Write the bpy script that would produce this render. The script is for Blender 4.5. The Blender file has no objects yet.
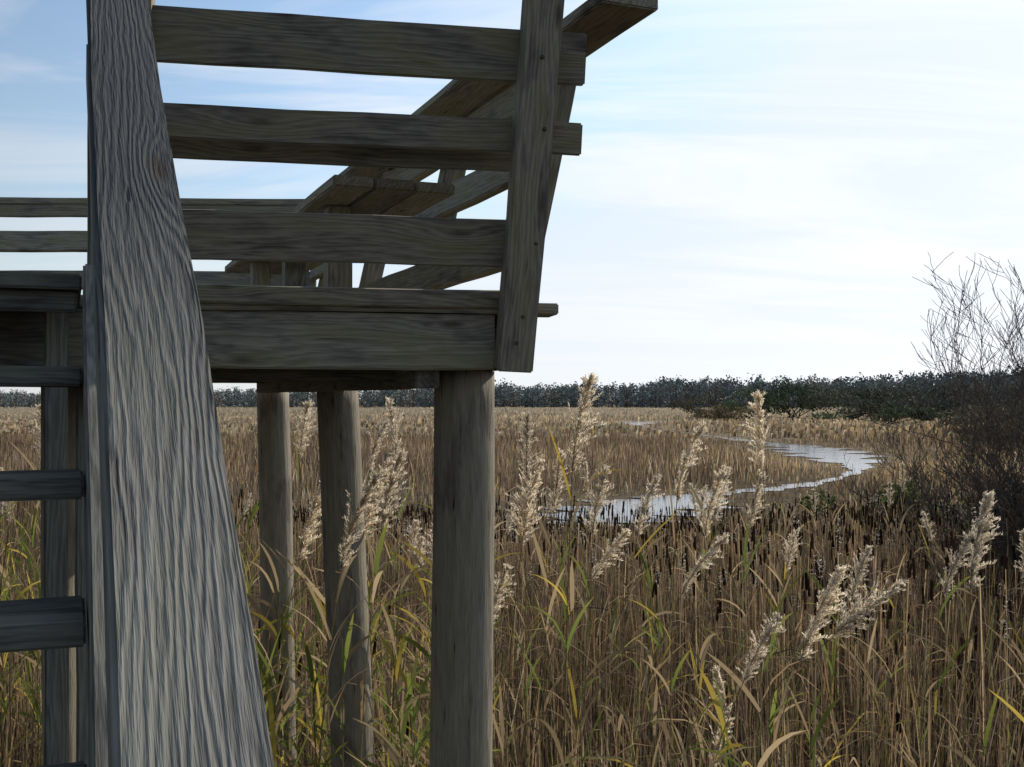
import bpy, bmesh, math, random
import numpy as np
from mathutils import Vector, Matrix
random.seed(7); rng=np.random.default_rng(11)
H=3.4
scn=bpy.context.scene
scn.view_settings.view_transform='Standard'; scn.view_settings.look='None'; scn.view_settings.exposure=0
def link(o,parent=None):
    scn.collection.objects.link(o)
    if parent: o.parent=parent
    return o
def empty(name):
    return link(bpy.data.objects.new(name,None))
# ---------------------------------------------------------------- materials
class NT:
    def __init__(s,tree): s.t=tree; s.n=tree.nodes; s.l=tree.links
    def node(s,typ,**kw):
        n=s.n.new(typ)
        for k,v in kw.items(): setattr(n,k,v)
        return n
    def put(s,sock,v):
        if hasattr(v,'links') or hasattr(v,'is_output'): s.l.new(v,sock)
        else: sock.default_value=v
    def math(s,op,a,b=0.0,c=0.0):
        n=s.node('ShaderNodeMath',operation=op); s.put(n.inputs[0],a); s.put(n.inputs[1],b); s.put(n.inputs[2],c); return n.outputs[0]
    def vmul(s,v,k):
        n=s.node('ShaderNodeVectorMath',operation='MULTIPLY'); s.put(n.inputs[0],v); n.inputs[1].default_value=k; return n.outputs[0]
    def noise(s,v,scale,detail=3,rough=.5,dist=0.0):
        n=s.node('ShaderNodeTexNoise'); s.l.new(v,n.inputs['Vector']); n.inputs['Scale'].default_value=scale
        n.inputs['Detail'].default_value=detail; n.inputs['Roughness'].default_value=rough; n.inputs['Distortion'].default_value=dist
        return n.outputs['Fac']
    def ramp(s,f,stops):
        n=s.node('ShaderNodeValToRGB'); s.l.new(f,n.inputs[0]); e=n.color_ramp.elements
        while len(e)<len(stops): e.new(.5)
        for i,(p,c) in enumerate(stops):
            e[i].position=p; e[i].color=(c[0],c[1],c[2],1) if hasattr(c,'__len__') else (c,c,c,1)
        return n.outputs[0]
    def mix(s,f,a,b,mode='MIX'):
        n=s.node('ShaderNodeMix',data_type='RGBA',blend_type=mode); s.put(n.inputs[0],f)
        for i,v in ((6,a),(7,b)):
            if hasattr(v,'links') or hasattr(v,'is_output'): s.l.new(v,n.inputs[i])
            else: n.inputs[i].default_value=(v[0],v[1],v[2],1)
        return n.outputs[2]
def newmat(name):
    m=bpy.data.materials.new(name); m.use_nodes=True; m.node_tree.nodes.clear(); return m,NT(m.node_tree)
def wood_mat(name,light,dark,algae,alg_amt,relief=.004,rings=55.0,shade_tint=None,checks=0.5,ringc=.2,bstr=.8,warpA=4.0,knots=.8):
    m,t=newmat(name)
    at=t.node('ShaderNodeAttribute',attribute_name='gc'); V=at.outputs['Vector']
    sx=t.node('ShaderNodeSeparateXYZ'); t.l.new(V,sx.inputs[0]); X,Y,Z=sx.outputs
    vk=t.node('ShaderNodeTexVoronoi',voronoi_dimensions='2D'); vk.inputs['Scale'].default_value=1.0
    t.l.new(t.vmul(V,(1.6,6.0,6.0)),vk.inputs['Vector'])
    kd2=t.math('POWER',vk.outputs['Distance'],2.0)
    kn=t.math('MULTIPLY',t.math('POWER',2.718,t.math('MULTIPLY',kd2,-130.0)),knots)
    kw=t.math('MULTIPLY',t.math('POWER',2.718,t.math('MULTIPLY',kd2,-18.0)),knots)
    warp=t.noise(t.vmul(V,(1.0,7,7)),1.0,2,.55)
    yy=t.math('ADD',Y,t.math('MULTIPLY',Z,.6))
    ph=t.math('ADD',t.math('MULTIPLY',yy,rings),t.math('MULTIPLY',warp,warpA*rings/55))
    ph=t.math('ADD',ph,t.math('MULTIPLY',kw,3.2))
    fib=t.noise(t.vmul(V,(16,300,300)),1.0,2,.7)
    fib2=t.noise(t.vmul(V,(4.5,50,50)),1.0,2,.7)
    ph=t.math('ADD',ph,t.math('MULTIPLY',fib2,2.2))
    ring=t.math('MULTIPLY_ADD',t.math('SINE',t.math('MULTIPLY',ph,6.283)),.5,.5)
    patch=t.noise(t.vmul(V,(2.4,8,8)),1.5,3,.68)
    crack=t.ramp(fib2,[(.25,1.0),(.31,0.0)])
    g=t.math('ADD',t.math('MULTIPLY',ring,ringc),t.math('MULTIPLY',fib,.5-ringc*.5))
    g=t.math('ADD',g,t.math('MULTIPLY',fib2,.5-ringc*.5))
    col=t.ramp(g,[(.28,dark),(.72,light)])
    br=t.ramp(patch,[(.34,.50),(.66,1.22)])
    col=t.mix(1.0,col,br,'MULTIPLY')
    oi=t.node('ShaderNodeObjectInfo')
    col=t.mix(1.0,col,t.ramp(oi.outputs['Random'],[(0.0,(.80,.80,.82)),(.5,(1.0,.98,.94)),(1.0,(1.2,1.2,1.17))]),'MULTIPLY')
    al=t.math('MULTIPLY',t.ramp(patch,[(.45,0.0),(.62,1.0)]),alg_amt)
    col=t.mix(al,col,algae)
    if shade_tint:
        s0,s1,amt=shade_tint
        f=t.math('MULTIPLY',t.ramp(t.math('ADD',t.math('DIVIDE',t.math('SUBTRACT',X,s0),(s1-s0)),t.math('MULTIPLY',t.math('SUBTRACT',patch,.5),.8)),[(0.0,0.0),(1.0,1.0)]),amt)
        col=t.mix(f,col,(.045,.05,.055))  # shade painted into the wood colour, deepening along the length
    kc=t.ramp(kn,[(.25,0.0),(.8,.85)])
    col=t.mix(kc,col,(.04,.03,.022))
    col=t.mix(t.math('MULTIPLY',crack,checks),col,(.02,.018,.016))
    hgt=t.math('ADD',t.math('MULTIPLY',ring,.5),t.math('MULTIPLY',fib,.9)); hgt=t.math('SUBTRACT',hgt,t.math('MULTIPLY',crack,1.2*checks)); hgt=t.math('SUBTRACT',hgt,t.math('MULTIPLY',kn,.6))
    bp=t.node('ShaderNodeBump'); bp.inputs['Strength'].default_value=bstr; bp.inputs['Distance'].default_value=relief; t.l.new(hgt,bp.inputs['Height'])
    b=t.node('ShaderNodeBsdfPrincipled'); t.l.new(col,b.inputs['Base Color']); b.inputs['Roughness'].default_value=.85
    b.inputs['Specular IOR Level'].default_value=.15
    t.l.new(bp.outputs[0],b.inputs['Normal'])
    o=t.node('ShaderNodeOutputMaterial'); t.l.new(b.outputs[0],o.inputs[0]); return m
M_rail=wood_mat('weathered_handrail_wood',(.32,.308,.285),(.12,.117,.11),(.15,.148,.11),.5,.0020,85,shade_tint=(2.15,2.8,.9),ringc=.24,bstr=.95,warpA=6,checks=.65,knots=.9)  # upper part of the rail carries painted shade in its colour
M_deck=wood_mat('weathered_deck_wood',(.40,.37,.32),(.16,.145,.12),(.15,.14,.06),.65,.0014,60,warpA=6,knots=.65)
M_dark=wood_mat('dark_tread_wood',(.27,.26,.24),(.10,.095,.088),(.11,.115,.07),.5,.0014,60,warpA=6,knots=.6)  # darker wood tone for treads, stringers, joists and inner beams
M_pile=wood_mat('weathered_pile_wood',(.42,.37,.31),(.15,.13,.105),(.13,.13,.075),.55,.003,22,checks=.95,ringc=.06,warpA=5,knots=.15)
def plant_mat(name,trans=.45,rough=.6,attr='col',mul=1.0):
    m,t=newmat(name)
    at=t.node('ShaderNodeAttribute',attribute_name=attr)
    c=at.outputs['Color']
    d=t.node('ShaderNodeBsdfDiffuse'); t.l.new(c,d.inputs['Color'])
    last=d.outputs[0]
    if trans>0:
        tr=t.node('ShaderNodeBsdfTranslucent'); t.l.new(c,tr.inputs['Color'])
        mx=t.node('ShaderNodeMixShader'); mx.inputs[0].default_value=trans
        t.l.new(last,mx.inputs[1]); t.l.new(tr.outputs[0],mx.inputs[2]); last=mx.outputs[0]
    o=t.node('ShaderNodeOutputMaterial'); t.l.new(last,o.inputs[0]); return m
M_grass=plant_mat('dry_marsh_grass_blades',.45)
M_plume=plant_mat('reed_plume_fluff',.6,.9)
M_bark=plant_mat('twig_bark',0.0,.8)
M_leaf=plant_mat('distant_foliage',0,.8)
# ---------------------------------------------------------------- mesh helpers
def np_mesh(name,V,F,mat,col=None,gc=None,parent=None,smooth=False):
    me=bpy.data.meshes.new(name); n=len(V); f=len(F); k=F.shape[1]
    me.vertices.add(n); me.vertices.foreach_set('co',np.ascontiguousarray(V,dtype=np.float32).ravel())
    me.loops.add(f*k); me.loops.foreach_set('vertex_index',np.ascontiguousarray(F,dtype=np.int32).ravel())
    me.polygons.add(f); me.polygons.foreach_set('loop_start',np.arange(0,f*k,k,dtype=np.int32))
    if smooth: me.polygons.foreach_set('use_smooth',np.ones(f,dtype=bool))
    me.update(calc_edges=True)
    if col is not None:
        a=me.attributes.new('col','FLOAT_COLOR','POINT'); c=np.ones((n,4),np.float32); c[:,:3]=col; a.data.foreach_set('color',c.ravel())
    if gc is not None:
        a=me.attributes.new('gc','FLOAT_VECTOR','POINT'); a.data.foreach_set('vector',np.ascontiguousarray(gc,dtype=np.float32).ravel())
    me.materials.append(mat); print(name,f); return link(bpy.data.objects.new(name,me),parent)
def ribbons(base,az,L,th0,th1,w,col,K=4,tipcol=None,prof='leaf',tw=None):
    N=len(base); az=np.asarray(az); 
    dh=np.stack([np.cos(az),np.sin(az),np.zeros(N)],1); perp=np.stack([-np.sin(az),np.cos(az),np.zeros(N)],1)
    up=np.array([0,0,1.0])
    if tw is None: tw=rng.uniform(-1.2,1.2,N)
    P=np.array(base,float); V=np.zeros((N,K+1,2,3)); C=np.zeros((N,K+1,2,3))
    for k in range(K+1):
        s=k/K; th=th0+(th1-th0)*s
        if k>0:
            thm=th0+(th1-th0)*((k-.5)/K)
            P=P+(L/K)[:,None]*(np.sin(thm)[:,None]*dh+np.cos(thm)[:,None]*up)
        nrm=np.cos(th)[:,None]*dh-np.sin(th)[:,None]*up
        side=np.cos(tw)[:,None]*perp+np.sin(tw)[:,None]*nrm
        if prof=='leaf': pw=max(.06,math.sin(math.pi*min(1,(s*.85+.15)))**.6)
        elif prof=='stem': pw=1-.6*s
        else: pw=1
        ww=(w*pw*.5)[:,None]
        V[:,k,0]=P-side*ww; V[:,k,1]=P+side*ww
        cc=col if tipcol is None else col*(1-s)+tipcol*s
        C[:,k,0]=cc; C[:,k,1]=cc
    idx=np.arange(N)[:,None]*(K+1)*2+np.arange(K)[None,:]*2
    F=np.stack([idx,idx+1,idx+3,idx+2],-1).reshape(-1,4)
    return V.reshape(-1,3),F,C.reshape(-1,3),P
def join(parts):
    Vs=[];Fs=[];Cs=[];o=0
    for v,f,c in parts:
        Vs.append(v);Fs.append(f+o);Cs.append(c);o+=len(v)
    return np.concatenate(Vs),np.concatenate(Fs),np.concatenate(Cs)
def tubes(p0,p1,r0,r1,col,n=4):
    p0=np.asarray(p0,float);p1=np.asarray(p1,float);N=len(p0)
    d=p1-p0; d/=np.linalg.norm(d,axis=1)[:,None]+1e-9
    ref=np.where(np.abs(d[:,2:3])>.9,np.array([[1.0,0,0]]),np.array([[0,0,1.0]]))
    a=np.cross(d,ref); a/=np.linalg.norm(a,axis=1)[:,None]; b=np.cross(d,a)
    V=np.zeros((N,2,n,3))
    for i in range(n):
        t=2*math.pi*i/n; o=math.cos(t)*a+math.sin(t)*b
        V[:,0,i]=p0+o*np.asarray(r0)[:,None]; V[:,1,i]=p1+o*np.asarray(r1)[:,None]
    base=np.arange(N)*2*n; fs=[]
    for i in range(n):
        j=(i+1)%n; fs.append(np.stack([base+i,base+j,base+n+j,base+n+i],1))
    C=np.repeat(col if np.ndim(col)==2 else np.tile(col,(N,1)),2*n,axis=0)
    return V.reshape(-1,3),np.concatenate(fs),C
def board(name,p0,p1,width,thick,wdir,mat,parent,bev=.005,warp=.0):
    p0=Vector(p0);p1=Vector(p1); ax=(p1-p0); L=ax.length; ax.normalize()
    w=Vector(wdir); w=(w-ax*w.dot(ax)).normalized(); th=ax.cross(w)
    bm=bmesh.new(); bmesh.ops.create_cube(bm,size=1)
    for v in bm.verts: v.co=Vector(((v.co.x+.5)*L,v.co.y*width,v.co.z*thick))
    if L>.5:
        long=[e for e in bm.edges if abs((e.verts[0].co-e.verts[1].co).x)>L*.9]
        bmesh.ops.subdivide_edges(bm,edges=long,cuts=max(2,int(L/.25)),use_grid_fill=True)
    bmesh.ops.bevel(bm,geom=[e for e in bm.edges if e.calc_face_angle(0)>1.0],offset=bev,segments=2,affect='EDGES')
    loc=[v.co.copy() for v in bm.verts]
    a1,a2=random.uniform(0,6),random.uniform(0,6)
    for v in bm.verts:
        c=v.co; q=c.x
        dy=.0015*math.sin(q*5+a1)+.0012*math.sin(q*13+a2); dz=.001*math.sin(q*6+a2)
        v.co=p0+ax*c.x+w*(c.y+dy)+th*(c.z+dz)
    me=bpy.data.meshes.new(name); bm.to_mesh(me); bm.free()
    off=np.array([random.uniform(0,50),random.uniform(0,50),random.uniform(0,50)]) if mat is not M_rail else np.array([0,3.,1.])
    a=me.attributes.new('gc','FLOAT_VECTOR','POINT'); a.data.foreach_set('vector',(np.array([tuple(c) for c in loc],dtype=np.float32)+off.astype(np.float32)).ravel())
    me.materials.append(mat)
    return link(bpy.data.objects.new(name,me),parent)
def pile(name,x,y,z0,z1,r,mat,parent,seed=0,lean=(0,0)):
    n=40; m=40; V=[];G=[]; rs=random.Random(seed)
    ph=[rs.uniform(0,6.28) for _ in range(6)]; off=(rs.uniform(0,30),rs.uniform(0,30),rs.uniform(0,30))
    for j in range(m+1):
        s=j/m; z=z0+(z1-z0)*s
        for i in range(n):
            a=2*math.pi*i/n
            rr=r*(1.07-.07*s)*(1+.025*math.sin(2*a+ph[0]+z*.6)+.015*math.sin(3*a+ph[1])+.008*math.sin(9*a+ph[2])+.01*math.sin(z*4+ph[3]+a))
            V.append((x+lean[0]*(1-s)+rr*math.cos(a)+.008*math.sin(z*1.3+ph[4]),y+lean[1]*(1-s)+rr*math.sin(a),z))
            G.append((z+off[0],r*math.cos(a)*1.0+off[1],r*math.sin(a)+off[2]))
    F=[(j*n+i,j*n+(i+1)%n,(j+1)*n+(i+1)%n,(j+1)*n+i) for j in range(m) for i in range(n)]
    o=np_mesh(name,np.array(V),np.array(F),mat,gc=np.array(G),parent=parent,smooth=True)
    bm=bmesh.new(); bm.from_mesh(o.data); bm.verts.ensure_lookup_table()
    bm.faces.new([bm.verts[m*n+i] for i in range(n)]); bm.to_mesh(o.data); bm.free()
    return o
# ---------------------------------------------------------------- deck frame
S=np.array([-.38,.925,0.]); Pd=np.array([.925,.38,0.]); U=np.array([.9826,.186,0.])
def W(a,z): return (float(a[0]),float(a[1]),H+z)
deck=empty('wooden_observation_deck')
C0=np.array([-.008,3.45,0.])
LEN=3.35
FAR=C0+S*LEN
DZ=.305
UF=np.array([1.,.03,0.])
NL=C0-U*3.4; FL=FAR-UF*3.6
def bd(name,a,za,b,zb,width,thick,wdir,mat=M_deck,parent=deck,bev=.005):
    return board(name,W(a,za),W(b,zb),width,thick,wdir,mat,parent,bev)
ZV=(0,0,1)
bd('front_rim_beam',C0-U*3.4,.177,C0-U*.05,.177,.176,.04,ZV)
bd('front_inner_beam',C0-U*3.4+S*.3,.15,C0-U*.1+S*.3,.15,.19,.04,ZV,M_dark)
bd('side_rim_beam',C0+S*.03,.177,FAR,.177,.176,.04,ZV)
bd('side_inner_beam',C0+S*.1-Pd*.24,.12,FAR-Pd*.24-S*.1,.12,.18,.08,ZV,M_dark)
bd('far_rim_beam',FAR,.177,FL,.177,.176,.04,ZV)
for i in range(7):
    a=C0+S*(.45+i*.42)
    bd('joist_%d'%i,a-Pd*.06,.17,a-Pd*3.0,.17,.17,.04,ZV,M_dark)
k=0; s=-.035
while s<LEN+.02:
    a=C0+S*(s+.07); f=s/LEN; dirv=U*(1-f)+UF*f
    over=.16 if k==0 else .035
    bd('deck_plank_%d'%k,a-dirv*3.5,DZ-.02,a+dirv*over,DZ-.02,.136,.036,S,M_deck,bev=.004); s+=.1435; k+=1
LE=.22
def off(z): return LE*(z-.1)
def frail(name,zb,zt,t0,t1,inner=0.0,mat=M_deck):
    zc=(zb+zt)/2; o=-S*(off(zc)-inner)
    wd=(-S*LE)+np.array([0,0,1.0])
    a=C0-U*t0+o; b=C0+U*t1+o
    bd(name,a,zc,b,zc,zt-zb,.038,tuple(wd),mat)
frail('front_rail_board_1',.953,1.105,1.16,.155)
frail('front_rail_board_2',.750,.848,1.16,.165)
frail('front_rail_board_2_inner',.715,.85,1.16,.10,.11,M_dark)
frail('front_rail_board_3',.409,.555,1.16,-.01)
frail('front_rail_kick_board',.285,.338,1.16,-.02,.0)
a=C0-S*off(1.18)
bd('front_rail_cap',a-U*1.2,1.265,a+U*.2,1.265,.15,.038,tuple(S))
def lean_post(name,base,zb,zt,dirv,w,th,wd,mat=M_deck,lean=LE):
    a=base+dirv*lean*(zb-.1); b=base+dirv*lean*(zt-.1)
    bd(name,a,zb,b,zt,w,th,tuple(wd),mat)
lean_post('corner_post',C0+U*(-.012)-S*.062,.088,1.245,-S,.112,.085,U)
lean_post('side_corner_post',C0+S*.13+Pd*.025,.18,1.20,Pd,.088,.088,S)
lean_post('front_stair_post',C0-U*1.15-S*.0,.088,1.2,-S,.09,.085,U)
def srail(name,zb,zt,inner=.055,mat=M_deck,s0=-.1,s1=LEN+.1):
    zc=(zb+zt)/2; o=Pd*(off(zc)-inner)
    wd=(Pd*LE)+np.array([0,0,1.0])
    bd(name,C0+S*s0+o,zc,C0+S*s1+o,zc,zt-zb,.038,tuple(wd),mat)
srail('side_rail_board_1',.97,1.11,s0=.06)
srail('side_rail_board_2',.72,.845,s0=.06)
srail('side_rail_board_3',.42,.55,s0=.06)
a=C0+Pd*(off(1.18)+.05)
bd('side_rail_cap',a-S*.27,1.222,a+S*(LEN+.3),1.185,.20,.04,tuple(Pd))
bd('side_rail_cap_inner',a-S*.0-Pd*.22,1.14,a+S*(LEN+.1)-Pd*.22,1.14,.14,.04,tuple(Pd-np.array([0,0,.2])))
for i,s in enumerate((1.15,2.2,LEN-.05)):
    lean_post('side_post_%d'%i,C0+S*s+Pd*.02,.1,1.16,Pd,.09,.09,S)
for i,s in enumerate((.75,1.6,2.5)):
    a=C0+S*s-Pd*.38
    bd('bench_leg_%d'%i,a,DZ,a,DZ+.40,.09,.09,tuple(S),M_deck)
for j in range(3):
    a=C0-Pd*(.42-.145*j)
    bd('bench_seat_plank_%d'%j,a+S*.35,DZ+.42,a+S*(LEN-.3),DZ+.42,.138,.038,tuple(Pd),M_deck)
def farrail(name,zb,zt,mat=M_deck):
    zc=(zb+zt)/2; o=S*off(zc)*.9
    bd(name,FAR+UF*.12+o,zc,FL+o,zc,zt-zb,.038,(0,LE,1),mat)
farrail('far_rail_board_1',.90,1.03); farrail('far_rail_board_2',.665,.78); farrail('far_rail_board_3',.42,.54)
a=FAR+S*off(1.2); b=FL+S*off(1.2)
bd('far_rail_cap',a+UF*.2,1.215,b,1.215,.16,.04,(0,1,0))
bd('far_rail_cap_edge',a+UF*.1-np.array([0,.06,0]),1.155,b-np.array([0,.06,0]),1.155,.075,.036,ZV)
for i,t in enumerate((.05,1.2,3.5)):
    lean_post('far_post_%d'%i,FAR-UF*t+S*.03,.1,1.19,S,.09,.09,UF)
pile('corner_pile',-.165,3.60,-.1,H+.088,.1,M_pile,deck,1)
pile('side_pile',-.865,5.35,-.1,H+.05,.1,M_pile,deck,2,(.13,0))
pile('far_corner_pile',-1.50,6.75,-.1,H+.05,.1,M_pile,deck,3,(.08,0))
pile('inner_pile',-2.03,4.85,-.1,H+.05,.075,M_pile,deck,4)
pile('far_left_pile',-4.3,6.9,-.1,H+.05,.1,M_pile,deck,5)
def bolt(p,nrm,parent):
    bm=bmesh.new(); bmesh.ops.create_cone(bm,cap_ends=True,segments=12,radius1=.007,radius2=.006,depth=.006)
    me=bpy.data.meshes.new('bolt_head'); q=Vector(nrm).to_track_quat('Z','Y').to_matrix().to_4x4(); bm.transform(Matrix.Translation(p)@q); bm.to_mesh(me); bm.free()
    me.materials.append(M_bolt); link(bpy.data.objects.new('bolt_head',me),parent)
M_bolt,t=newmat('rusty_bolt'); b=t.node('ShaderNodeBsdfPrincipled'); b.inputs['Base Color'].default_value=(.06,.045,.035,1); b.inputs['Metallic'].default_value=.6; b.inputs['Roughness'].default_value=.6
o=t.node('ShaderNodeOutputMaterial'); t.l.new(b.outputs[0],o.inputs[0])
for z in (.17,.25,.47,.80,1.0):
    q=C0-S*(.062+off(z)+.0435)+U*random.uniform(-.03,.015)
    bolt(Vector(W(q,z)),(.38,-.925,.2),deck)
# ---------------------------------------------------------------- staircase
st=empty('wooden_staircase')
RUN=.297; RISE=.2185; SL=RISE/RUN
def lat(l,d):
    x=(l-.38*d)/.925; return np.array([x,d,0.])
sl=.799
k=0
d=2.6; z=.30
for j in range(5):
    a=lat(.0,d+.0)+S*(.07+.143*j)
    bd('landing_plank_%d'%j,a-Pd*1.25,z-.019,a+Pd*.03,z-.019,.138,.038,tuple(S),M_dark,st)
bd('landing_header',lat(0,d)+S*.06-Pd*1.2,z-.065,lat(0,d)+S*.06+Pd*.02,z-.065,.05,.038,ZV,M_dark,st)
bd('landing_joist_beam',lat(0,d)+S*.45-Pd*1.2,z-.13,lat(0,d)+S*.45+Pd*.0,z-.13,.18,.038,ZV,M_dark,st)
d-=.275; z-=RISE
while z>-3.3:
    a=lat(0,d)
    for j in range(2):
        q=a+S*(.065+.135*j)
        bd('tread_%d_%d'%(k,j),q-Pd*1.2,z-.035,q+Pd*.028,z-.035,.13,.042,tuple(S),M_dark,st)
    d-=.275; z-=RISE; k+=1
def slope(name,l,dz,d0,d1,width,thick,wdir,mat):
    f=lambda dd:-.356+sl*(dd-1.77)+dz
    bd(name,lat(l,d0),f(d0),lat(l,d1),f(d1),width,thick,wdir,mat,st)
nz=(0,0,1)
slope('stringer_right',.051,-.10,-2.0,2.62,.24,.04,nz,M_dark)
slope('stringer_left',-1.23,-.10,-2.0,2.62,.24,.04,nz,M_dark)
railw=.115; zr=-.275-(-.356+sl*(.805-1.77))
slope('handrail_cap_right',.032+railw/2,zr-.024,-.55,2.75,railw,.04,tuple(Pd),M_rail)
slope('handrail_side_board_right',.032+.028,zr-.045-.075,-.5,2.7,.14,.036,nz,M_dark)
slope('mid_rail_right',.032+.028,zr-.40,-.5,2.7,.10,.036,nz,M_dark)
slope('handrail_cap_left',-1.28,zr-.024,-.55,2.75,railw,.04,tuple(Pd),M_deck)
for nm,l in (('right',.085),('left',-1.3)):
    for i,dd in enumerate((-.4,1.0,2.6)):
        zz=-.356+sl*(dd-1.77)
        bd('newel_%s_%d'%(nm,i),lat(l,dd),zz-.45 if i<2 else -.3,lat(l,dd),zz+zr-.06,.085,.085,tuple(Pd),M_dark,st)
for l in (.06,-1.24):
    bd('stair_support',lat(l,2.55),-H,lat(l,2.55),.05,.088,.088,tuple(Pd),M_dark,st)
bd('landing_post',lat(-.03,2.9),-H,lat(-.03,2.9),.24,.06,.06,tuple(Pd),M_dark,st)
# ---------------------------------------------------------------- ground, water
chan=np.array([[1.7,28.6],[3.0,31.2],[4.8,34.8],[7,38.0],[10.5,41],[14,46],[17.0,53],[18.6,62],[19.6,70],[19.6,78],[17,100],[15,125],[18,150],[26,160],[40,172]],float)
cw=np.array([.5,1.9,1.7,.45,.5,.15,.5,1.9,2.1,1.2,.1,.1,3.0,.5,.2])
def dens(c,w,n=12):
    P=[];Wd=[]
    for i in range(len(c)-1):
        p0=c[max(i-1,0)];p1=c[i];p2=c[i+1];p3=c[min(i+2,len(c)-1)]
        for k in range(n):
            t=k/n; P.append(.5*((2*p1)+(-p0+p2)*t+(2*p0-5*p1+4*p2-p3)*t*t+(-p0+3*p1-3*p2+p3)*t**3)); Wd.append(w[i]*(1-t)+w[i+1]*t)
    return np.array(P),np.array(Wd)
CP,CW=dens(chan,cw)
CW=CW*(1+.4*np.sin(np.arange(len(CW))*.9)+.28*np.sin(np.arange(len(CW))*2.3))
def chdist(x,y):
    out=np.full(len(x),1e9)
    for p,w in zip(CP,CW):
        d=np.hypot(x-p[0],y-p[1])-w; out=np.minimum(out,d)
    return out
T=np.gradient(CP,axis=0); T/=np.linalg.norm(T,axis=1)[:,None]; Nn=np.stack([-T[:,1],T[:,0]],1)
Lf=CP+Nn*(CW*1.1)[:,None]; Rt=CP-Nn*(CW*1.1)[:,None]
Vw=np.concatenate([np.c_[Lf,np.full(len(Lf),.03)],np.c_[Rt,np.full(len(Rt),.03)]]); n=len(Lf)
Fw=np.array([(i,i+1,n+i+1,n+i) for i in range(n-1)])
m,t=newmat('creek_water'); tc=t.node('ShaderNodeTexCoord')
b=t.node('ShaderNodeBsdfPrincipled'); b.inputs['Base Color'].default_value=(.03,.035,.04,1); b.inputs['Roughness'].default_value=.06; b.inputs['IOR'].default_value=1.33
bp=t.node('ShaderNodeBump'); bp.inputs['Distance'].default_value=.02; bp.inputs['Strength'].default_value=.35
t.l.new(t.noise(t.vmul(tc.outputs['Object'],(1.5,1.5,1)),2.0,4,.6),bp.inputs['Height']); t.l.new(bp.outputs[0],b.inputs['Normal'])
o=t.node('ShaderNodeOutputMaterial'); t.l.new(b.outputs[0],o.inputs[0])
np_mesh('water_channel',Vw,Fw,m)
m,t=newmat('marsh_soil_and_thatch'); tc=t.node('ShaderNodeTexCoord'); Vg=tc.outputs['Object']
sx=t.node('ShaderNodeSeparateXYZ'); t.l.new(Vg,sx.inputs[0])
n1=t.noise(t.vmul(Vg,(.02,.05,1)),1.0,5,.6); n2=t.noise(Vg,1.5,4,.7); n3=t.noise(t.vmul(Vg,(.15,.3,1)),1.0,4,.6)
col=t.ramp(n1,[(.35,(.18,.145,.11)),(.5,(.28,.23,.165)),(.65,(.38,.32,.22))])
col=t.mix(1.0,col,t.ramp(n2,[(.3,.5),(.7,1.1)]),'MULTIPLY'); col=t.mix(1.0,col,t.ramp(n3,[(.3,.7),(.7,1.1)]),'MULTIPLY')
near=t.ramp(t.math('DIVIDE',sx.outputs[1],90.0),[(.1,(.28,.26,.24)),(1.0,(1,1,1))])  # ground colour darkened up close, standing in for shade between blades
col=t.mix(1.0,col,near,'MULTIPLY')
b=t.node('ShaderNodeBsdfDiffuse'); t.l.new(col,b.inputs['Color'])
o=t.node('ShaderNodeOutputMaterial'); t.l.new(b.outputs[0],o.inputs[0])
g=np.array([(-1500,-300,0),(1500,-300,0),(1500,2500,0),(-1500,2500,0)],float)
np_mesh('marsh_ground',g,np.array([[0,1,2,3]]),m)
# ---------------------------------------------------------------- marsh vegetation
def fld(x,y,a=0.0):
    return .5+.5*(np.sin(x*.11+1.3+a)*np.cos(y*.07+a*2)+.6*np.sin(x*.31+y*.17+a)+.4*np.sin(x*.7-y*.53+a*3))/2.0
def sample(y0,y1,dn,mx=.62,mg=2.5):
    xm=mx*y1+mg; N=int(dn*(y1-y0)*2*xm); x=rng.uniform(-xm,xm,N); y=rng.uniform(y0,y1,N)
    k=np.abs(x)<mx*y+mg; return x[k],y[k]
def excl(x,y):
    l=.925*x+.38*y
    return ~((l<.22)&(l>-1.45)&(y<2.9))
PAL=np.array([[.40,.28,.155],[.26,.177,.105],[.105,.073,.052],[.48,.355,.19],[.18,.138,.105],[.13,.15,.045],[.32,.27,.08],[.49,.40,.27]])
def pick(N,p): 
    p=np.array(p,float);p/=p.sum(); c=PAL[rng.choice(len(PAL),N,p=p)]
    return np.clip(c*rng.uniform(.6,1.3,(N,1))*rng.uniform(.93,1.07,(N,3)),0,1)
parts=[]
def hfac(x,y):
    d=chdist(x,y); f=np.clip((d-.2)/np.where(y<38,12,np.where((y>50)&(y<90)&(x>13),8,2.5)),.0,1); f=.18+.82*f
    return f,d
x,y=sample(3.0,12,165); k=excl(x,y); x,y=x[k],y[k]; N=len(x)
cl=fld(x*2,y*2,2.0)
h=rng.uniform(.75,2.05,N)*(.66+.55*cl)
curl=np.where(rng.uniform(0,1,N)<.22,rng.uniform(.3,1.0,N),rng.uniform(.0,.25,N))
c=pick(N,[3.4,5,6.5,1.7,4.5,1.2,1.0,.9])*(.6+.7*fld(x*5,y*5,1.2))[:,None]
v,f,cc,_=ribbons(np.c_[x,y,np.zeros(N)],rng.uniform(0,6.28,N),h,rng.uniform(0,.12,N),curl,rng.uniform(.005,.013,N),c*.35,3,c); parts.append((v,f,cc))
x,y=sample(3.2,14,26); k=excl(x,y); x,y=x[k],y[k]; N=len(x); z=rng.uniform(.4,1.7,N)
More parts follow.
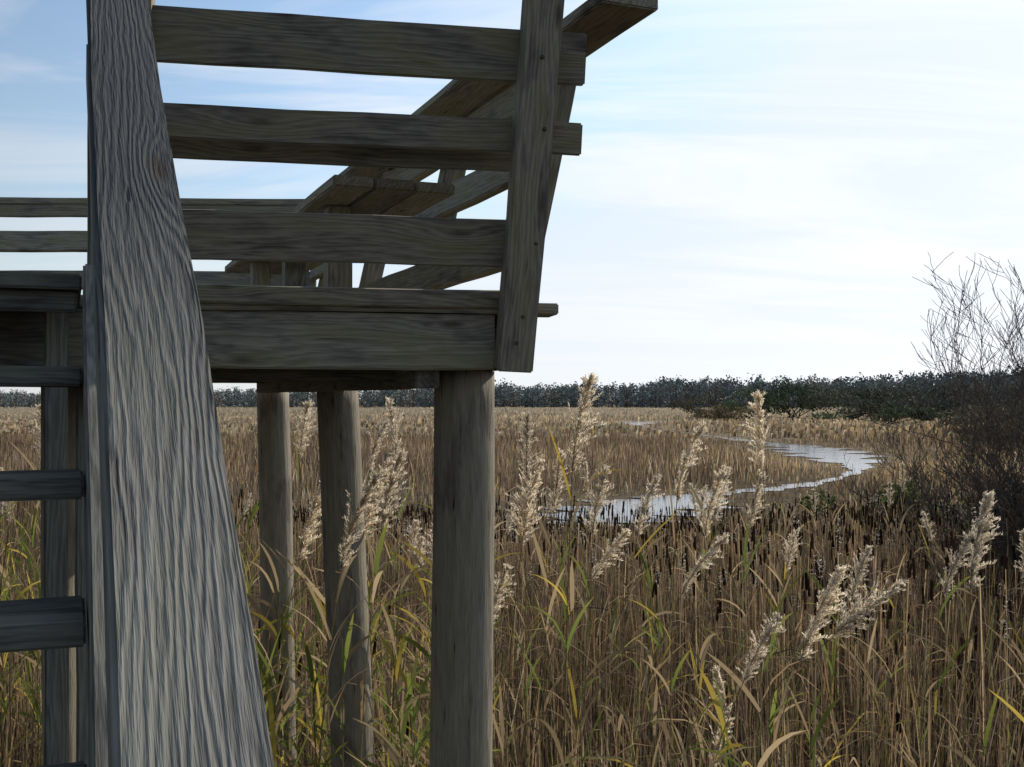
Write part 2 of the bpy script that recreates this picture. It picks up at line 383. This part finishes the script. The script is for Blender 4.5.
c=pick(N,[4,4,4,2,3,.5,1,2]); v,f,cc,_=ribbons(np.c_[x,y,z],rng.uniform(0,6.28,N),rng.uniform(.25,.6,N),rng.uniform(.3,1.3,N),rng.uniform(1.0,2.6,N),rng.uniform(.005,.012,N),c,3); parts.append((v,f,cc))
x,y=sample(12,30,75); f_,d=hfac(x,y); k=d>0; x,y,f_=x[k],y[k],f_[k]; N=len(x)
h=rng.uniform(.5,1.75,N)*f_*(.70+.45*fld(x*1.5,y*1.5,1.))
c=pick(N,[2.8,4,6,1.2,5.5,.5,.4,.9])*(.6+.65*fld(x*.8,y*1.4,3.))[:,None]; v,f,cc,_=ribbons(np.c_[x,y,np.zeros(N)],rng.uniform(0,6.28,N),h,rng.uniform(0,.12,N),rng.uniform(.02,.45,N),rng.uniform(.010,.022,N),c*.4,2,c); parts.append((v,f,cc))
x,y=sample(30,85,17,.58); f_,d=hfac(x,y); k=d>0; x,y,f_=x[k],y[k],f_[k]; N=len(x)
h=rng.uniform(.3,1.05,N)*f_*(.65+.6*fld(x,y,1.))
gold=np.clip((x-8)/10,0,1)*np.clip((75-y)/20,0,1)
c=pick(N,[1.8,4,3.5,.8,8,.3,.1,1.2]); c2=pick(N,[4,2,1,4,1,.6,.8,3]); k=rng.uniform(0,1,N)<gold; c[k]=c2[k]; c=c*(.65+.75*fld(x*.5,y*1.3,.7))[:,None]
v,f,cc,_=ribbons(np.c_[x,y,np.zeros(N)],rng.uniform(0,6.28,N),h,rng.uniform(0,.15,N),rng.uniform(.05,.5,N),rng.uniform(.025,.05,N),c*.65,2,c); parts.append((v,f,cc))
x,y=sample(85,330,1.1,.58,10); f_,d=hfac(x,y); k=d>0; x,y,f_=x[k],y[k],f_[k]; N=len(x)
h=rng.uniform(.25,.75,N)*f_*(.4+1.0*fld(x*.2,y*.25,1.))
c=pick(N,[3,4,3,2,4,.3,.3,3])*(.6+.9*fld(x*.12,y*.5,.3))[:,None]; q=np.clip((y-85)/150,0,1)[:,None]; c=c*(1-.65*q)+np.array([.50,.44,.33])*.65*q  # distant blades blend to pale tan: haze mixed into their colour
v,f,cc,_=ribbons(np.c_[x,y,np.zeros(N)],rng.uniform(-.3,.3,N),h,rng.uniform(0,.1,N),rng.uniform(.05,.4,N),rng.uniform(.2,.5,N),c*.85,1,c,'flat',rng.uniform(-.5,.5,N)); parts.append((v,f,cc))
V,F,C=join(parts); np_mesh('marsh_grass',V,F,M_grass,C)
# cattails
x,y=sample(6.0,27,15,.58,1); k=excl(x,y)&(chdist(x,y)>2)&(x>-2-.15*y); x,y=x[k],y[k]
k=(fld(x*3,y*3,.4)>.36)&(rng.uniform(0,1,len(x))<np.clip((y-4.5)/5,0,1)); x,y=x[k],y[k]; N=len(x)
ff=np.clip((chdist(x,y)-2)/10,.45,1)
h=rng.uniform(1.4,2.15,N)*np.clip(1.08-.012*y,0,1)*ff; az=rng.uniform(0,6.28,N)
c=pick(N,[3,3,2,1,2,0,0,0]); parts=[]
v,f,cc,P=ribbons(np.c_[x,y,np.zeros(N)],az,h,np.zeros(N),rng.uniform(0,.16,N),np.full(N,.008),c,3,None,'flat'); parts.append((v,f,cc))
top=P; d=np.c_[rng.uniform(-.12,.12,(N,2)),np.ones(N)]; L=rng.uniform(.10,.18,N)[:,None]
hc=np.array([.075,.043,.027])*rng.uniform(.4,1.7,(N,1)); R=rng.uniform(.0085,.0135,N)
parts.append(tubes(top,top+d*L*.1,R*.4,R,hc,6)); parts.append(tubes(top+d*L*.1,top+d*L*.9,R,R,hc,6)); parts.append(tubes(top+d*L*.9,top+d*L,R,R*.3,hc,6))
parts.append(tubes(top+d*L,top+d*(L+.10),R*.25,R*.1,c,3))
k=rng.uniform(0,1,N)<.14; tp=(top+d*L*.6)[k]; n0=len(tp); B=np.repeat(tp,40,0)+rng.normal(0,1,(n0*40,3))*np.array([.014,.014,.05])
n=len(B); v,f,cc,_=ribbons(B,rng.uniform(0,6.28,n),rng.uniform(.01,.03,n),rng.uniform(.5,2.5,n),rng.uniform(.5,2.5,n),rng.uniform(.004,.009,n),np.tile([.60,.55,.47],(n,1)),1,None,'flat'); parts.append((v,f,cc))
V,F,C=join(parts); np_mesh('cattail_stand',V,F,M_grass,C)
# ---------------------------------------------------------------- common reed (phragmites)
def plume_template(seed,L=.42):
    r=np.random.default_rng(seed)
    nb=92; s=np.sort(r.uniform(0,1,nb)**1.05); bend=r.uniform(.0,.3); ax=np.stack([bend*L*s**2,np.zeros(nb),L*s],1)
    bl=.18*(np.sin(np.pi*np.clip(s*.80+.12,0,1))**.8)*r.uniform(.3,1.2,nb)*(1-.45*s)
    side=r.uniform(.7,1.6); az=r.normal(0,side,nb); th0=r.uniform(.1,.5,nb); th1=th0+r.uniform(.0,1.2,nb)
    c=np.array([.52,.42,.28])
    v,f,cc,_=ribbons(ax,az,bl,th0,th1,np.full(nb,.0022),np.tile(c*.8,(nb,1)),4); parts=[(v,f,cc)]
    v4=v.reshape(nb,5,2,3).mean(2)
    nf=36; t=r.uniform(.05,1,(nb,nf))*4; i=np.clip(t.astype(int),0,3); fr=t-i
    B=v4[np.arange(nb)[:,None],i]*(1-fr)[...,None]+v4[np.arange(nb)[:,None],i+1]*fr[...,None]
    B=B.reshape(-1,3); n=len(B); cf=np.array([.92,.81,.64])*r.uniform(.65,1.03,(n,1))
    azf=np.repeat(az,nf)+r.normal(0,.8,n)
    v,f,cc,_=ribbons(B,azf,r.uniform(.010,.024,n),r.uniform(.0,1.0,n),r.uniform(.2,1.6,n),r.uniform(.0020,.0042,n),cf,1,None,'flat'); parts.append((v,f,cc))
    q=np.linspace(0,1,9); axp=np.stack([bend*L*q**2,np.zeros(9),L*q],1)
    parts.append(tubes(axp[:-1],axp[1:],np.full(8,.0022),np.full(8,.0018),c*.7,4))
    return join(parts)
TPL=[plume_template(s) for s in range(9)]
pl=[];stk=[]
def add_plume(p,az,tilt,sc):
    v,f,c=TPL[rng.integers(9)]
    ca,sa=math.cos(az),math.sin(az); ct,s_=math.cos(tilt),math.sin(tilt)
    R=np.array([[ca,-sa,0],[sa,ca,0],[0,0,1]])@np.array([[ct,0,s_],[0,1,0],[-s_,0,ct]])
    pl.append(((v*sc)@R.T+np.array(p),f,np.clip(c*rng.uniform(.8,1.1),0,.95)))
def reeds(x,y,h,az,lean,green,plume=None,leafn=9,psc=1.0,tilt=None):
    x,y,h,az,lean,green=map(lambda q:np.atleast_1d(np.asarray(q,float)),(x,y,h,az,lean,green)); N=len(x)
    base=np.c_[x,y,np.zeros(N)]; cs=np.array([.32,.25,.14])*rng.uniform(.7,1.2,(N,1))
    cs=cs*(1-green[:,None]*.5)+np.array([.14,.16,.04])*green[:,None]*.5
    K=8; pts=[base]; P=base.copy()
    dh=np.stack([np.cos(az),np.sin(az),np.zeros(N)],1)
    for k in range(K):
        th=lean*((k+.5)/K)**2.5*1.6
        P=P+(h/K)[:,None]*(np.sin(th)[:,None]*dh+np.cos(th)[:,None]*np.array([0,0,1.])); pts.append(P.copy())
        stk.append(tubes(pts[-2],pts[-1],np.full(N,.0045-.0003*k),np.full(N,.0045-.0003*(k+1)),cs,4))
    pts=np.stack(pts,1)
    for j in range(leafn):
        t=rng.uniform(.30,.97,N)*K; i=np.clip(t.astype(int),0,K-1); fr=(t-i)[:,None]
        B=pts[np.arange(N),i]*(1-fr)+pts[np.arange(N),i+1]*fr
        g=(rng.uniform(0,1,N)<green)[:,None]; yel=(rng.uniform(0,1,N)<.3)[:,None]
        c=np.where(g,np.where(yel,np.array([.48,.36,.07]),np.array([.13,.19,.045])),np.array([.36,.27,.16]))*rng.uniform(.65,1.25,(N,1))
        tip=np.where(g,c*.6+np.array([.16,.12,.03]),c)
        th0=rng.uniform(.2,.6,N)
        v,f,cc,_=ribbons(B,rng.uniform(0,6.28,N),rng.uniform(.25,.5,N),th0,th0+rng.uniform(.1,1.3,N),rng.uniform(.010,.026,N),c,5,tip); stk.append((v,f,cc))
    if plume is not None:
        for q in range(N):
            if plume[q]:
                tl=lean[q]*1.2 if tilt is None else tilt
                add_plume(pts[q,-1],az[q],tl,psc*rng.uniform(.9,1.1))
    return pts
for (X,Y,zt,az,ln,ps) in [
  (.255,4.75,3.05,.2,.03,1.0),(1.43,6.1,2.98,3.0,.03,.95),(.86,5.7,2.84,0,.03,1.0),(.02,4.9,2.72,.6,.10,.95),(.20,5.6,2.80,1,.1,.7),
  (-.76,4.6,2.66,.3,.10,1.1),(-.66,5.2,2.74,-.3,.10,1.0),(-1.62,8.2,2.93,1,.05,1.1),(-.92,8.6,2.88,2,.05,1.1),(-1.1,8.2,2.82,0,.05,1),
  (1.45,5.3,2.42,.05,.65,1.1),(2.11,5.0,2.50,.1,.04,1.1),(1.28,5.0,2.2,.2,.25,1.15),(1.15,6.5,2.55,.5,.05,.95),(2.05,4.2,1.95,.3,.15,1.2),
  (.45,6.2,2.6,1,.1,.9),(.10,7.5,2.85,1.5,.12,1),(1.6,7.4,2.5,.2,.1,1),(.33,5.8,2.5,0,.4,.8),(.78,7.0,2.5,.6,.15,.9),
  (-3.2,7.5,2.75,0,.1,1),(-3.7,8.5,2.9,2,.1,1),(-.3,6.0,2.55,0,.1,1),(1.5,8.2,2.45,0,.1,.9),(-1.15,5.6,2.55,.4,.15,1),(-.85,5.6,2.65,.2,.2,1),(.9,6.2,2.3,0,.3,.9),(-.45,7.2,2.75,.8,.1,1),(2.6,6.6,2.2,.3,.2,1),(1.05,5.2,2.05,.2,.3,.8),(1.9,6.2,2.25,.1,.2,.8)]:
    reeds([X-math.cos(az)*ln*zt*.35],[Y-math.sin(az)*ln*zt*.35],[zt],[az],[ln],[.35],[True],9,ps)
N=62; X=rng.uniform(-2.0,-.2,N); Y=rng.uniform(3.9,7.0,N); 
reeds(X,Y,rng.uniform(1.7,2.65,N),rng.uniform(0,6.28,N),rng.uniform(.03,.15,N),np.full(N,.72),None,14)
N=45; X=rng.uniform(-4.2,-1.9,N); Y=rng.uniform(5,9,N)
reeds(X,Y,rng.uniform(1.9,2.8,N),rng.uniform(0,6.28,N),rng.uniform(.03,.2,N),np.full(N,.75),None,12)
N=50; Y=rng.uniform(4.0,9.5,N); X=rng.uniform(-.1,.55,N)*Y
reeds(X,Y,rng.uniform(1.2,2.2,N),rng.uniform(0,6.28,N),rng.uniform(.03,.2,N),np.full(N,.4),rng.uniform(0,1,N)<.12,8,.9)
N=110; Y=rng.uniform(9,18,N); X=rng.uniform(-.5,.5,N)*Y
reeds(X,Y,rng.uniform(1.5,2.3,N),rng.uniform(0,6.28,N),rng.uniform(.03,.15,N),np.full(N,.15),rng.uniform(0,1,N)<.3,6,.9)
V,F,C=join(stk); ro=np_mesh('common_reed_stand',V,F,M_grass,C)
V,F,C=join(pl); np_mesh('reed_plumes',V,F,M_plume,C,parent=ro)
# ---------------------------------------------------------------- bare shrubs at right
def shrub(name,x,y,hgt,seed,spread=.5,nst=7,col=(.115,.095,.08),depth=4,r0=.028,up=.05,pb=.8):
    r=random.Random(seed); P0=[];P1=[];R0=[];R1=[]
    def grow(p,d,L,rad,lev):
        n=5
        for i in range(n):
            d=(d+Vector((r.gauss(0,.10),r.gauss(0,.10),r.gauss(up,.06)))).normalized()
            q=p+d*(L/n); r2=rad*(1-.13)
            P0.append(tuple(p));P1.append(tuple(q));R0.append(rad);R1.append(r2); p=q; rad=r2
            if lev<depth and (i>0 or lev>0) and r.random()<pb:
                nd=(d+Vector((r.gauss(0,.5),r.gauss(0,.5),r.gauss(.1,.25)))).normalized()
                grow(p,nd,L*r.uniform(.45,.7),rad*.55,lev+1)
    for i in range(nst):
        a=r.uniform(0,6.28)
        grow(Vector((x+.25*math.cos(a),y+.25*math.sin(a),0)),Vector((spread*math.cos(a),spread*math.sin(a),1)).normalized(),hgt*.72*r.uniform(.6,1.05),r0*r.uniform(.6,1),0)
    v,f,c=tubes(P0,P1,np.maximum(R0,.0040),np.maximum(R1,.0034),np.array(col),3)
    return np_mesh(name,v,f,M_bark,c)
shrub('bare_shrub',7.85,14.6,3.9,3,.34,13)
shrub('bare_shrub',7.1,15.5,2.7,5,.5,10)
shrub('bare_shrub',8.5,15.5,4.1,8,.45,10)
shrub('bare_shrub',6.8,13.6,2.2,12,.55,10)
shrub('bare_shrub',8.3,18,3.4,14,.6,8)
shrub('bare_shrub',7.5,19,2.4,15,.6,7)
shrub('bare_shrub',7.5,13.4,2.9,16,.45,11)
def leafcloud(centres,rad,npc,size,cols,r,flat=1.0):
    n=len(centres); M=n*npc
    u=r.normal(0,1,(M,3)); u/=np.linalg.norm(u,axis=1)[:,None]; rr=r.uniform(.45,1.05,(M,1))
    c=np.repeat(centres,npc,0); R=np.repeat(rad,npc,0); p=c+u*rr*R
    a=r.normal(0,1,(M,3)); a/=np.linalg.norm(a,axis=1)[:,None]; b=np.cross(a,u+r.normal(0,.5,(M,3))); b/=np.linalg.norm(b,axis=1)[:,None]+1e-9
    s=(np.repeat(size,npc)*r.uniform(.5,1.3,M))[:,None]
    V=np.stack([p-a*s-b*s*.5,p+a*s-b*s*.6,p+a*s*.8+b*s*.6,p-a*s*.7+b*s*.7],1).reshape(-1,3)
    F=np.arange(M*4).reshape(-1,4)
    C=np.repeat(np.repeat(cols,npc,0)*r.uniform(.6,1.35,(M,1)),4,0)
    return V,F,C
def treeband(name,N,y0,y1,xr,hfun,seed,pal):
    r=np.random.default_rng(seed); y=r.uniform(y0,y1,N); x=r.uniform(xr[0],xr[1],N)
    h=hfun(x,y)*np.clip(r.normal(.86,.10,N),.55,1.18); k=h>.5; x,y,h=x[k],y[k],h[k]; N=len(x)
    col=np.array(pal)[r.integers(0,len(pal),N)]*r.uniform(.7,1.25,(N,1))
    parts=[]
    for j in range(3):
        w=h*r.uniform(.18,.34,N); cz=h*(.45+.2*j)
        cen=np.c_[x+r.normal(0,1,N)*w*.5,y+r.normal(0,1,N)*w*.5,cz]; rad=np.c_[w*(1.25-.25*j),w*(1.25-.25*j),h*.2]
        parts.append(leafcloud(cen,rad,22,h*.033+.08,col,r))
    low=np.c_[x,y,h*.2]; parts.append(leafcloud(low,np.c_[h*.4,h*.3,h*.22],14,h*.06+.12,col*.9,r))
    parts.append(tubes(np.c_[x,y,np.zeros(N)],np.c_[x+r.normal(0,.3,N),y,h*.85],h*.02,h*.008,np.array([.07,.06,.05]),4))
    V,F,C=join(parts); return np_mesh(name,V,F,M_leaf,C)
def hf(x,y):
    px=512+1080*x/y
    top=np.interp(px,[-300,0,200,430,520,700,860,1000,1300],[393,392,389,386,384,380,376,370,365])+1.8*np.sin(x*.06)+1.3*np.sin(x*.17)+.8*np.sin(x*.41)
    return 3.4+(398-top)/1080*y
treeband('distant_tree_line',3000,370,500,(-370,370),hf,5,[(.18,.215,.215),(.21,.215,.19),(.17,.21,.215),(.24,.22,.20)])  # lightened bluish palette: aerial haze put into the leaf colours
def clump(name,x,y,h,w,seed,pal,n=14):
    r=np.random.default_rng(seed); cen=np.c_[x+r.normal(0,w*.4,n),y+r.normal(0,w*.3,n),r.uniform(.2,.78,n)*h]; rad=np.c_[r.uniform(.16,.34,n)*w,r.uniform(.16,.34,n)*w,r.uniform(.13,.26,n)*h]
    col=np.array(pal)*r.uniform(.7,1.3,(n,1)); parts=[leafcloud(cen,rad,190,np.full(n,.02*max(h,w)),col,r)]
    b=np.tile([x,y,0],(n,1)).astype(float)+np.c_[r.normal(0,.1*w,(n,2)),np.zeros(n)]
    parts.append(tubes(b,cen+np.c_[np.zeros((n,2)),rad[:,2]*.5],np.full(n,.012*h),np.full(n,.004*h),np.array([.06,.05,.04]),5))
    V,F,C=join(parts); return np_mesh(name,V,F,M_leaf,C)
for i,(X,Y,h,w,p) in enumerate([(37,170,5.6,7,(.12,.145,.085)),(43,165,6.4,8,(.10,.125,.075)),(50,160,5.0,8,(.14,.14,.10)),(32,175,4.0,6,(.17,.15,.10)),(57,170,6.0,9,(.14,.14,.10)),
   (47,135,3.2,8,(.12,.14,.08)),(66,165,6.2,10,(.19,.18,.15)),(76,160,6.5,10,(.19,.18,.15)),(48,105,3.0,8,(.20,.17,.12)),(40,82,2.2,6,(.21,.17,.11)),(29,150,2.5,5,(.21,.17,.10)),(56,120,4.4,9,(.20,.175,.13)),(33,70,2.0,6,(.21,.17,.10))]):
    clump('shrub',X,Y,h,w,100+i,p)
clump('evergreen_shrub',9.3,24.5,1.7,2.2,55,(.14,.16,.05),14)
clump('evergreen_shrub',8.4,15.6,1.9,2.4,56,(.09,.08,.055),14)
clump('evergreen_shrub',11,21,1.8,2.6,57,(.12,.11,.06),14)
# ---------------------------------------------------------------- light, sky
SEL=math.radians(32); SAZ=math.radians(44)
sd=Vector((math.sin(SAZ)*math.cos(SEL),math.cos(SAZ)*math.cos(SEL),math.sin(SEL)))
su=bpy.data.lights.new('sun','SUN'); su.energy=5.0; su.angle=math.radians(.5); su.color=(1,.92,.80)
so=link(bpy.data.objects.new('sun',su)); so.rotation_euler=sd.to_track_quat('Z','Y').to_euler(); so.location=(30,30,40)
w=bpy.data.worlds.new('World'); scn.world=w; w.use_nodes=True; w.node_tree.nodes.clear(); t=NT(w.node_tree)
sky=t.node('ShaderNodeTexSky',sky_type='NISHITA'); sky.sun_disc=False; sky.sun_elevation=SEL; sky.sun_rotation=SAZ; sky.air_density=1.0; sky.dust_density=.6; sky.ozone_density=1.5
tc=t.node('ShaderNodeTexCoord'); D=tc.outputs['Generated']; sx=t.node('ShaderNodeSeparateXYZ'); t.l.new(D,sx.inputs[0])
zc=t.math('MAXIMUM',sx.outputs[2],0.0)
zz=t.math('ADD',zc,.12)
cb=t.node('ShaderNodeCombineXYZ'); t.l.new(t.math('DIVIDE',sx.outputs[0],zz),cb.inputs[0]); t.l.new(t.math('DIVIDE',sx.outputs[1],zz),cb.inputs[1])
cn=t.noise(t.vmul(cb.outputs[0],(.34,1.0,1)),1.5,5,.60,.9)
dt=t.node('ShaderNodeVectorMath',operation='DOT_PRODUCT'); t.l.new(D,dt.inputs[0]); dt.inputs[1].default_value=tuple(sd)
dp=t.math('MAXIMUM',dt.outputs['Value'],0.0)
cf=t.math('MULTIPLY',t.ramp(cn,[(.44,0.0),(.62,1.0)]),t.math('ADD',.15,t.math('MULTIPLY',dp,.75)))
haze=t.math('POWER',2.718,t.math('MULTIPLY',zc,-7.5))
gl=t.math('MULTIPLY',t.math('POWER',dp,5.0),.6)
hz=t.math('MINIMUM',t.math('ADD',t.math('MULTIPLY',haze,.9),gl),.97)
fac=t.math('SUBTRACT',1.0,t.math('MULTIPLY',t.math('SUBTRACT',1.0,hz),t.math('SUBTRACT',1.0,cf)))
tint=t.mix(t.math('POWER',dp,1.5),(1.1,1.1,1.05),(1.6,1.95,2.1))
skc=t.mix(1.0,sky.outputs[0],tint,'MULTIPLY')
lim=t.node('ShaderNodeVectorMath',operation='MINIMUM'); t.l.new(skc,lim.inputs[0]); lim.inputs[1].default_value=(6.9,8.4,10.0)
white=t.mix(dp,(5.8,6.0,6.3),(11.4,11.6,12.0))
col=t.mix(fac,lim.outputs[0],white)
bg=t.node('ShaderNodeBackground'); t.l.new(col,bg.inputs[0]); bg.inputs[1].default_value=.10
o=t.node('ShaderNodeOutputWorld'); t.l.new(bg.outputs[0],o.inputs[0])
# ---------------------------------------------------------------- camera
cam=bpy.data.cameras.new('camera'); cam.lens=36*1080/1024; cam.sensor_width=36; cam.clip_end=5000; cam.clip_start=.05; cam.shift_y=14.5/1024
co=link(bpy.data.objects.new('camera',cam)); co.location=(0,0,H); co.rotation_euler=(math.pi/2,0,0); scn.camera=co
